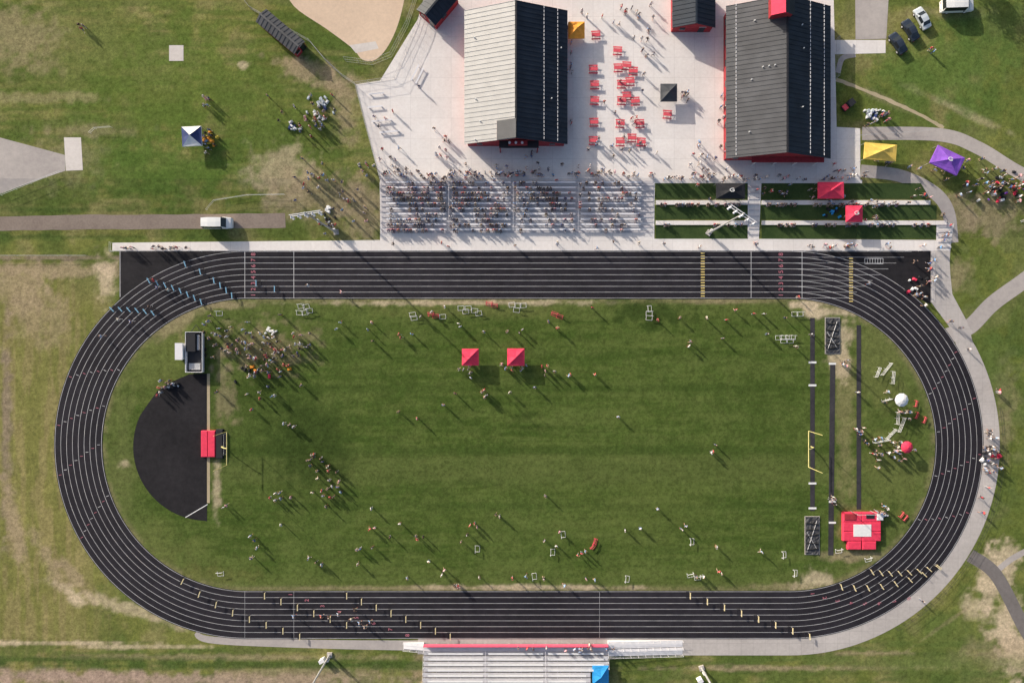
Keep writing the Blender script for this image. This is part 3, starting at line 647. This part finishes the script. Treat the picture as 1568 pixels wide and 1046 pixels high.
WP=mat('white_car_paint',(.8,.8,.8),.3,var=.02,spec=.5); BP=mat('navy_car_paint',(.03,.04,.06),.25,var=.05,spec=.6); SP=mat('silver_car_paint',(.62,.67,.72),.3,.1,var=.03)
vehicle('parked_car',1409,31,118,SP); vehicle('parked_car',1391,49,120,BP); vehicle('parked_car',1372,69,122,BP)
vehicle('parked_van',1461,13,2,WP,'van',1.25); vehicle('parked_van',336,343,0,WP,'van',1.15)
def cart(px,py,ang):
    mb=MB(); mb.box((-1.3,-.6,.4),(1.3,.6,.65),DK); mb.box((-1.2,-.55,.65),(-.3,.55,.9),REDT); mb.box((-.2,-.5,.65),(.25,.5,1.0),BLACK); mb.box((.9,-.5,.65),(1.3,.5,.95),REDT)
    for x in (-.35,.75):
        for y in (-.55,.55): mb.cyl((x,y,.6),(x,y,1.85),.03,.03,DK,5)
    mb.box((-.5,-.62,1.85),(.85,.62,1.93),BLACK)
    for x in (-.9,.9):
        for y in (-.62,.5): mb.cyl((x,y,.28),(x,y+.14,.28),.28,.28,TYRE,12)
    mb.build('utility_cart',W(px,py),math.radians(ang))
cart(1296,163,40); 
# ---------------------------------------------------------------- furniture
mb=MB(); mb.box((-.85,-.36,.72),(.85,.36,.77),REDT)
for s in (-1,1):
    mb.box((-.9,s*.74-.13,.43),(.9,s*.74+.13,.47),REDT)
    for x in (-.7,.7): mb.cyl((x,s*.74,0),(x,s*.25,.72),.03,.03,DK,6)
for x in (-.7,.7): mb.box((x-.03,-.74,.38),(x+.03,.74,.42),DK)
PT=mb.mesh('picnic_table')
for i,(x,y) in enumerate([(908,108),(910,132),(910,156),(909,189),(908,217),(912,56),(945,80),(946,106),(951,131),(951,156),(949,191),(949,219),(959,103),(969,111),(964,127),(959,149),(972,157),(979,191),(967,213),(981,219),(1021,177)]):
    put(PT,'picnic_table',W(x,y),random.uniform(-.08,.08))
mb=MB(); 
for s in (-.6,.6): mb.cyl((s,-.45,.04),(s,.45,.04),.035,.035,WHITE,6); mb.cyl((s,.4,.04),(s,.4,.8),.03,.03,WHITE,6)
mb.cyl((-.6,-.45,.04),(.6,-.45,.04),.03,.03,WHITE,6); mb.box((-.62,.36,.78),(.62,.42,.92),WHITE)
BE=mb.mesh('practice_hurdle')
mb=MB()
for s in (-.7,.7): mb.cyl((s,-.45,.04),(s,.45,.04),.05,.05,REDT,6); mb.cyl((s,.4,.04),(s,.4,.8),.04,.04,REDT,6)
mb.cyl((-.7,-.45,.04),(.7,-.45,.04),.05,.05,REDT,6); mb.box((-.75,.34,.74),(.75,.44,.94),REDT); mb.box((-.7,-.05,.3),(.7,.15,.35),REDT); BR_=mb.mesh('red_bench')
for x,y,r in [(461,469,.1),(469,470,.1),(467,479,.1),(459,479,0),(474,476,0),(632,482,.1),(634,487,.1),(678,485,0),(706,472,.1),(713,477,.1),(717,472,0),(727,476,-.1),(733,480,.1),(784,467,.1),(793,468,.1),(801,468,.1),(791,475,-.2),(994,473,1.6),(994,480,0),(994,487,0),(1217,481,0),(1225,481,0),(1192,517,0),(1199,517,0),(1207,517,0),(1213,517,0),(1200,522,0),(1210,522,0),(338,878,0),(731,840,1.6),(846,845,1.6),(862,818,1.6),(818,882,1.6),(1059,829,1.5),(1200,849,1.5),(960,886,1.4),(1217,877,1.5),(336,480,0),(1057,880,.2),(1068,884,0),(1284,843,.2),(1329,856,.2)]:
    put(BE,'practice_hurdle',W(x,y),r+random.uniform(-.1,.1),sc=1.0)
for x,y,r in [(660,481,.1),(667,484,.1),(749,465,-.1),(757,468,-.1),(849,481,-.3),(857,485,-.3),(911,829,1.3),(908,836,1.0),(1386,793,.9),(1380,788,.9),(1403,636,1.2),(1415,643,1.2),(1402,618,1.4)]:
    put(BR_,'red_bench',W(x,y),r,sc=.85)
for x,y,L_,r in [(636,113,3.4,1.1),(643,118,3.4,1.1),(575,165,3,.1),(585,186,4,.1),(597,203,4,.1),(577,145,3,.1)]:
    mb=MB(); mb.box((-L_/2,-.17,.43),(L_/2,.17,.48),ALU)
    for q in (-L_/2+.3,L_/2-.3): mb.box((q-.04,-.16,0),(q+.04,.16,.43),GALV)
    mb.build('portable_bench',W(x,y),r)
def frame(px,py,L_,r):
    mb=MB()
    for q in (-L_/2,0,L_/2): mb.cyl((q,0,0),(q,0,1.2),.03,.03,WHITE,6); mb.cyl((q,-.3,.03),(q,.3,.03),.025,.025,WHITE,5)
    for z in (.3,.75,1.2): mb.cyl((-L_/2,0,z),(L_/2,0,z),.035,.035,WHITE,6)
    mb.build('barrier_frame',W(px,py),r)
for a in [(1355,565,3,.9),(1365,578,2.4,1.5),(1348,675,3,.2),(1362,664,2.6,.8),(1378,650,3,1.2),(1372,640,2.4,1.5),(1356,612,1.6,.3),(1342,570,2,1.2)]: frame(*a)
def hurdle_mesh(c,nm):
    mb=MB()
    for s in (-.55,.55):
        mb.box((s-.025,-.35,0),(s+.025,.35,.05),DK); mb.box((s-.02,.3,.05),(s+.02,.34,.78),GALV)
    mb.box((-.6,.25,.74),(.6,.39,.95),c); mb.box((-.55,-.35,0),(.55,-.31,.05),DK); return mb.mesh(nm)
HY=hurdle_mesh(mat('hurdle_yellow',(.85,.72,.42)),'hurdle'); HB=hurdle_mesh(mat('hurdle_blue',(.25,.5,.7)),'hurdle')
def hput(me,px,py):
    cx=min(max(px,380),1209); d=Vector((px-cx,-(py-681))); put(me,'hurdle',W(px,py,.035),math.atan2(d.y,d.x))
def onlane(th,i,left=True):
    r=229+i*8.9; c=380 if left else 1209; return c+r*math.cos(math.radians(th)),681-r*math.sin(math.radians(th))
for g0 in (95,107,121):
    for i in range(8):
        if random.random()<.8: hput(HB,*onlane(g0+i*1.9,i))
for x,i in ((397,2),(425,1)): hput(HB,x,681-229-i*8.9)
for i in range(8):
    x=280+i*25.5
    if x>=380: hput(HY,x,laneY(i))
    else:
        r=229+i*8.9; hput(HY,x,681+math.sqrt(r*r-(380-x)**2))
    hput(HY,530+i*22.5,laneY(i))
    if i<6: hput(HY,405+i*25,laneY(i))
    hput(HY,1053+i*26,laneY(i)); hput(HY,*onlane(-71+i*4.4,i,False)); hput(HY,*onlane(-58+i*2.6,i,False))
# ---------------------------------------------------------------- people
def person(pose):
    if pose=='sit':
        J=dict(pel=(0,-.02,.10),sp=(0,.0,.30),ch=(0,.05,.53),nk=(0,.07,.66),hb=(0,.1,.73),hd=(0,.12,.86),
          sl=(-.18,.05,.57),el=(-.24,.12,.30),wl=(-.13,.36,.22),hl=(-.11,.43,.21), sr=(.18,.05,.57),er=(.24,.12,.30),wr=(.13,.36,.22),hr=(.11,.43,.21),
          pl=(-.09,.02,.08),kl=(-.13,.45,.09),al=(-.12,.47,-.34),tl=(-.13,.62,-.39), pr=(.09,.02,.08),kr=(.13,.45,.09),ar=(.12,.47,-.34),tr=(.13,.62,-.39))
    else:
        J=dict(pel=(0,0,.95),sp=(0,0,1.14),ch=(0,.01,1.37),nk=(0,.01,1.49),hb=(0,.03,1.56),hd=(0,.04,1.70),
          sl=(-.18,0,1.41),el=(-.24,-.03,1.13),wl=(-.24,.07,.89),hl=(-.23,.1,.81), sr=(.18,0,1.41),er=(.24,-.03,1.13),wr=(.24,.07,.89),hr=(.23,.1,.81),
          pl=(-.09,0,.91),kl=(-.11,.02,.50),al=(-.11,-.02,.09),tl=(-.13,.15,.04), pr=(.09,0,.91),kr=(.11,.02,.50),ar=(.11,-.02,.09),tr=(.13,.15,.04))
        if pose=='walk': J.update(kl=(-.1,.2,.53),al=(-.1,.26,.12),tl=(-.1,.43,.08),kr=(.1,.02,.5),ar=(.1,-.28,.14),tr=(.1,-.15,.04),el=(-.24,-.14,1.15),wl=(-.22,-.12,.92),hl=(-.21,-.08,.84),er=(.24,.08,1.14),wr=(.2,.27,.98),hr=(.19,.33,.93))
        if pose=='run': J.update(hd=(0,.16,1.69),hb=(0,.12,1.56),nk=(0,.08,1.49),ch=(0,.06,1.37),kl=(-.1,.36,.68),al=(-.1,.22,.30),tl=(-.1,.38,.24),kr=(.1,-.1,.52),ar=(.1,-.45,.28),tr=(.1,-.42,.12),el=(-.26,-.24,1.24),wl=(-.2,-.06,1.08),hl=(-.18,.01,1.1),er=(.26,.12,1.16),wr=(.14,.36,1.26),hr=(.1,.4,1.33))
        if pose=='arms': J.update(el=(-.3,.16,1.22),wl=(-.12,.3,1.32),hl=(-.06,.33,1.38),er=(.26,.05,1.14),wr=(.12,.26,1.12),hr=(.04,.28,1.13),kl=(-.13,.04,.5),al=(-.15,.02,.09),tl=(-.19,.18,.04))
    R=dict(pel=(.155,.115),sp=(.135,.10),ch=(.165,.115),nk=(.058,.058),hb=(.085,.095),hd=(.085,.10),sl=(.07,.065),el=(.045,.045),wl=(.03,.03),hl=(.042,.022),pl=(.09,.09),kl=(.06,.06),al=(.042,.042),tl=(.045,.035))
    for k in list(R):
        if k[-1]=='l' and k!='pel': R[k[0]+'r']=R[k]
    names=list(J); E=[('pel','sp'),('sp','ch'),('ch','nk'),('nk','hb'),('hb','hd')]
    for s in 'lr': E+=[('ch','s'+s),('s'+s,'e'+s),('e'+s,'w'+s),('w'+s,'h'+s),('pel','p'+s),('p'+s,'k'+s),('k'+s,'a'+s),('a'+s,'t'+s)]
    me=bpy.data.meshes.new('sk'); me.from_pydata([J[k] for k in names],[(names.index(a),names.index(b)) for a,b in E],[])
    o=bpy.data.objects.new('sk',me); COL.objects.link(o); o.modifiers.new('s','SKIN'); su=o.modifiers.new('u','SUBSURF'); su.levels=1; su.render_levels=1
    sv=me.skin_vertices[0].data
    for i,k in enumerate(names): sv[i].radius=R[k]; sv[i].use_root=(k=='pel')
    dg=bpy.context.evaluated_depsgraph_get(); dg.update(); r=bpy.data.meshes.new_from_object(o.evaluated_get(dg)); bpy.data.objects.remove(o)
    mats=[SHIRT,PANTS,SKIN,HAIR,SHOE]
    V=[v.co.copy() for v in r.vertices]; Fs=[tuple(p.vertices) for p in r.polygons]; M=[]
    JJ={k:Vector(v) for k,v in J.items()}
    def dist(c,a,b):
        d=b-a; t=max(0,min(1,(c-a).dot(d)/d.length_squared)); return (c-(a+d*t)).length,t
    for f in Fs:
        c=sum((V[i] for i in f),Vector())/len(f); best=min(((dist(c,JJ[a],JJ[b])[0]-R[a][0]*.6),a,b) for a,b in E); a,b=best[1],best[2]
        t=dist(c,JJ[a],JJ[b])[1]
        if b=='hd': M.append(3 if (c-JJ['hd']).y<.045 or (c-JJ['hd']).z>.035 else 2)
        elif b=='hb': M.append(2)
        elif b=='nk': M.append(0 if t<.6 else 2)
        elif a[0]=='e' or a[0]=='w': M.append(2)
        elif b[0]=='k' or (a=='pel' and b!='sp'): M.append(1)
        elif a[0]=='k': M.append(1 if pose in('stand','sit') else 2)
        elif a[0]=='a' and b[0]=='t': M.append(4)
        elif b=='sp': M.append(0 if t>.25 else 1)
        else: M.append(0)
    mb=MB(); mb.mats=mats; mb.v=[tuple(v) for v in V]; mb.f=Fs; mb.m=M
    for s in 'lr':
        w=JJ['w'+s]; h=JJ['h'+s]; d=(h-w).normalized(); sx=Vector((1,0,0)); sx=(sx-d*sx.dot(d)).normalized(); nrm=d.cross(sx)
        for i,(off,ln) in enumerate(((-.03,.07),(-.01,.085),(.01,.08),(.03,.06))):
            a=h+d*.01+nrm*off; b2=a+d*ln*.55; c2=b2+d*ln*.4+sx*(.02 if s=='l' else -.02); mb.cyl(a,b2,.009,.008,SKIN,4); mb.cyl(b2,c2,.008,.006,SKIN,4)
        a=w+d*.03+nrm*.03; mb.cyl(a,a+d*.04+nrm*.03,.011,.008,SKIN,4)
    hd=JJ['hd']+Vector((0,0,-.03))
    mb.cyl(hd+Vector((0,.07,0)),hd+Vector((0,.12,-.02)),.018,.008,SKIN,4)
    for s in (-1,1): mb.cyl(hd+Vector((s*.07,0,0)),hd+Vector((s*.10,-.01,0)),.025,.018,SKIN,5); mb.cyl(hd+Vector((s*.03,.08,.03)),hd+Vector((s*.03,.095,.03)),.012,.008,DK,4)
    me=mb.mesh('person_'+pose)
    for p in me.polygons: p.use_smooth=True
    return me
PM={k:person(k) for k in('stand','walk','run','arms','sit')}
def pp(px,py,kind=None,rz=None,parent=None,name='person',dz=.03,loc=None):
    kind=kind or random.choice(['stand','stand','walk','arms']); rz=random.uniform(0,6.28) if rz is None else rz
    s=random.uniform(.94,1.08); l=loc if loc is not None else W(px,py,dz)
    return put(PM[kind],name,l,rz,parent,(s*1.15,s*1.15,s*1.05))
def group(nm,lst,**k):
    e=empty(nm)
    for i,(x,y) in enumerate(lst): pp(x,y,parent=e,name='spectator_%d'%i if 'athlete' not in nm else 'athlete_%d'%i,**k)
    return e
def cl(n,cx,cy,sx,sy): return [(random.gauss(cx,sx),random.gauss(cy,sy)) for _ in range(n)]
cr=empty('spectator_crowd'); k_=0
dens=[.56,.48,.34,.24]
for k in range(rows):
    y=ya+k*dy+dy*.42+.15; z=HP*(k+1)/rows+.5
    for i in range(4):
        x=ais[i]+.9; p_=dens[i]*(1.15 if k>3 else .8)
        while x<ais[i+1]-.8:
            gate=vn(np.array([x*1.0]),np.array([y*1.3]),2.2,5)[0]
            if random.random()<p_*(1.5 if gate>.5 else .5): pp(0,0,'sit',math.pi+random.uniform(-.4,.4),cr,'spectator_%d'%k_,loc=Vector((x,y+.02,z))); k_+=1
            x+=.55+random.random()*.15
for (x,y) in [(random.uniform(585,1000),random.gauss(268,3)) for _ in range(90)]+[(random.uniform(640,780),random.gauss(272,2)) for _ in range(18)]: pp(x,y,None,math.pi+random.uniform(-1,1),cr,'spectator_%d'%k_); k_+=1
for xx in ais[1:4]:
    for _ in range(5):
        y=random.uniform(ya+1,yb-.5); kk=int((y-ya)/dy); pp(0,0,'walk',random.choice([0,math.pi]),cr,'spectator_%d'%k_,loc=Vector((xx+.3,y,HP*(kk+1)/rows+.06))); k_+=1
cr=empty('spectator_crowd')
for yy,xr_,n in ((310,(1010,1140),26),(341,(1010,1140),10),(310,(1170,1380),34),(341,(1180,1430),28)):
    for i in range(n):
        x=random.uniform(*xr_); a=W(x,yy); pp(0,0,'sit',math.pi+random.uniform(-.4,.4),cr,'spectator_%d'%k_,loc=Vector((a.x,a.y-.35,a.z+.18))); k_+=1
for x,y in [(random.uniform(1010,1310),random.gauss(274,3)) for _ in range(40)]+cl(10,1310,335,14,5)+cl(8,1270,305,16,4)+cl(12,1200,296,30,4)+cl(8,1350,312,30,3): pp(x,y,None,None,cr,'spectator_%d'%k_); k_+=1
group('spectator_group',[(random.uniform(590,1440),random.uniform(371,381)) for _ in range(22)]+[(random.uniform(190,290),random.uniform(378,383)) for _ in range(14)]+[(random.uniform(1265,1300),random.uniform(374,380)) for _ in range(12)]+cl(6,1443,350,4,12))
group('plaza_visitors',cl(10,600,258,10,8)+cl(6,590,200,12,18)+cl(8,680,240,8,12)+cl(8,735,262,22,6)+cl(18,960,235,26,18)+cl(12,985,75,8,26)+cl(9,875,90,3,45)+cl(14,1075,240,14,22)+cl(12,940,28,30,6)+cl(8,1095,268,14,8)+cl(8,1290,268,14,6)+cl(10,830,255,30,12)+cl(6,950,140,20,50)+cl(5,1100,170,5,20)+cl(5,905,260,14,4)+cl(6,1048,150,5,4)+[(642,135),(683,212),(668,237),(995,10),(1060,238),(1051,144)])
group('spectator_group',cl(26,478,180,22,16)+cl(12,320,215,10,9)+cl(5,320,160,3,8)); group('spectator_group',cl(12,490,265,16,10)+cl(12,540,315,14,18)+cl(10,515,345,12,6)+cl(6,465,285,10,8)+cl(6,555,262,10,6))
group('spectator_group',cl(16,1450,258,22,9)+cl(40,1530,285,30,10)+cl(8,1350,180,12,7)+cl(6,1350,250,14,3)+cl(5,1415,300,10,4)+cl(5,1556,310,8,10))
group('spectator_group',[(random.gauss(1513,5),random.uniform(655,725)) for _ in range(22)]+[(1525,597),(1524,600),(1500,783),(1520,690),(1498,760),(1509,745),(1480,535),(1467,502),(1452,492),(1408,917)])
group('athlete_group',cl(8,1412,430,9,25)+cl(5,1425,412,3,12),kind='walk')
group('grandstand_visitors',cl(12,905,990,18,2)+cl(4,780,988,60,1),dz=.86)
for x,y in [(126,42),(130,48),(133,44),(323,153),(413,150),(1421,78),(1425,82)]: pp(x,y)
group('athlete_group',cl(26,365,522,20,14)+cl(26,412,538,20,14)+cl(16,462,533,16,12)+cl(14,400,562,14,8)+cl(8,345,515,8,12))
group('athlete_group',cl(12,400,590,34,18)+cl(9,265,588,9,6)+cl(4,320,490,4,12)); group('athlete_group',cl(8,485,700,9,6)+cl(8,500,725,12,8)+cl(9,492,757,14,8)+cl(6,425,760,12,8)+cl(3,450,650,6,5))
group('athlete_group',cl(10,720,566,8,6)+cl(14,792,562,9,7)+cl(5,745,600,5,6)+cl(5,835,568,6,4)); 
group('athlete_group',cl(14,1345,690,14,14)+cl(12,1378,690,8,10)+cl(10,1385,620,12,14)+cl(5,1315,665,4,8)+cl(5,1350,770,4,10)+cl(4,1290,555,4,3)+cl(4,1275,765,3,4))
group('athlete_group',[(random.uniform(380,1180),random.choice([random.uniform(470,520),random.uniform(800,895)])) for _ in range(40)])
for x,y in [(570,777),(568,808),(575,806),(613,800),(548,840),(553,838),(572,836),(640,824),(649,820),(720,802),(727,800),(731,805),(760,786),(765,789),(1005,777),(1042,808),(1048,803),(1090,690),(1094,680),(945,637),(835,757),(680,620),(697,602),(870,575),(873,573),(910,573),(818,592),(890,845),(884,848),(895,842),(910,885),(897,884),(785,882),(805,880),(832,882),(681,870),(677,878),(697,893),(703,896),(625,882),(388,852),(386,818),(475,852),(486,858),(495,862),(1163,842),(1064,880),(1075,880),(1080,487),(1055,523),(1053,530),(1040,487),(1006,490),(1200,487),(612,512),(632,512),(645,485),(640,640),(612,630),(572,522),(345,775),(350,772),(400,600),(1220,455),(1240,512),(1216,530),(1098,872),(1102,875),(1110,490),(1087,692),(780,600),(1310,600),(1312,660),(795,510),(800,505),(335,600),(245,605)]:
    pp(x,y,name='athlete')
for x,y in [(245,441),(205,493),(1327,435),(240,430),(1406,438),(1398,452),(494,940),(505,942),(520,937),(560,956),(545,930),(568,948),(700,894),(474,438),(525,448),(452,940),(552,950),(186,490),(540,945),(232,470),(262,445),(160,515)]: pp(x,y,'run',random.choice([-1.57,1.57]),name='runner',dz=.04)
# ---------------------------------------------------------------- light, sky, camera
EL=math.radians(20.5); AZ=math.radians(46)
sd=Vector((-math.sin(AZ)*math.cos(EL),math.cos(AZ)*math.cos(EL),math.sin(EL)))
sl=bpy.data.lights.new('sun','SUN'); sl.energy=5; sl.angle=math.radians(.6); sl.color=(1,.92,.80)
so=bpy.data.objects.new('sun',sl); COL.objects.link(so); so.rotation_euler=(-sd).to_track_quat('-Z','Y').to_euler(); so.location=(0,0,50)
w=bpy.data.worlds.new('World'); bpy.context.scene.world=w; w.use_nodes=True; nt=w.node_tree
sk=nt.nodes.new('ShaderNodeTexSky'); sk.sky_type='NISHITA'; sk.sun_disc=False; sk.sun_elevation=EL; sk.sun_rotation=-AZ; sk.dust_density=4
nt.links.new(sk.outputs[0],nt.nodes['Background'].inputs[0]); nt.nodes['Background'].inputs[1].default_value=.15
cam=bpy.data.cameras.new('camera'); cam.sensor_width=36; cam.lens=36*H/(1568*S); cam.clip_end=8000
co=bpy.data.objects.new('camera',cam); COL.objects.link(co); co.location=(0,0,H); bpy.context.scene.camera=co
bpy.context.scene.view_settings.view_transform='Standard'; bpy.context.scene.view_settings.look='None'; bpy.context.scene.view_settings.exposure=0
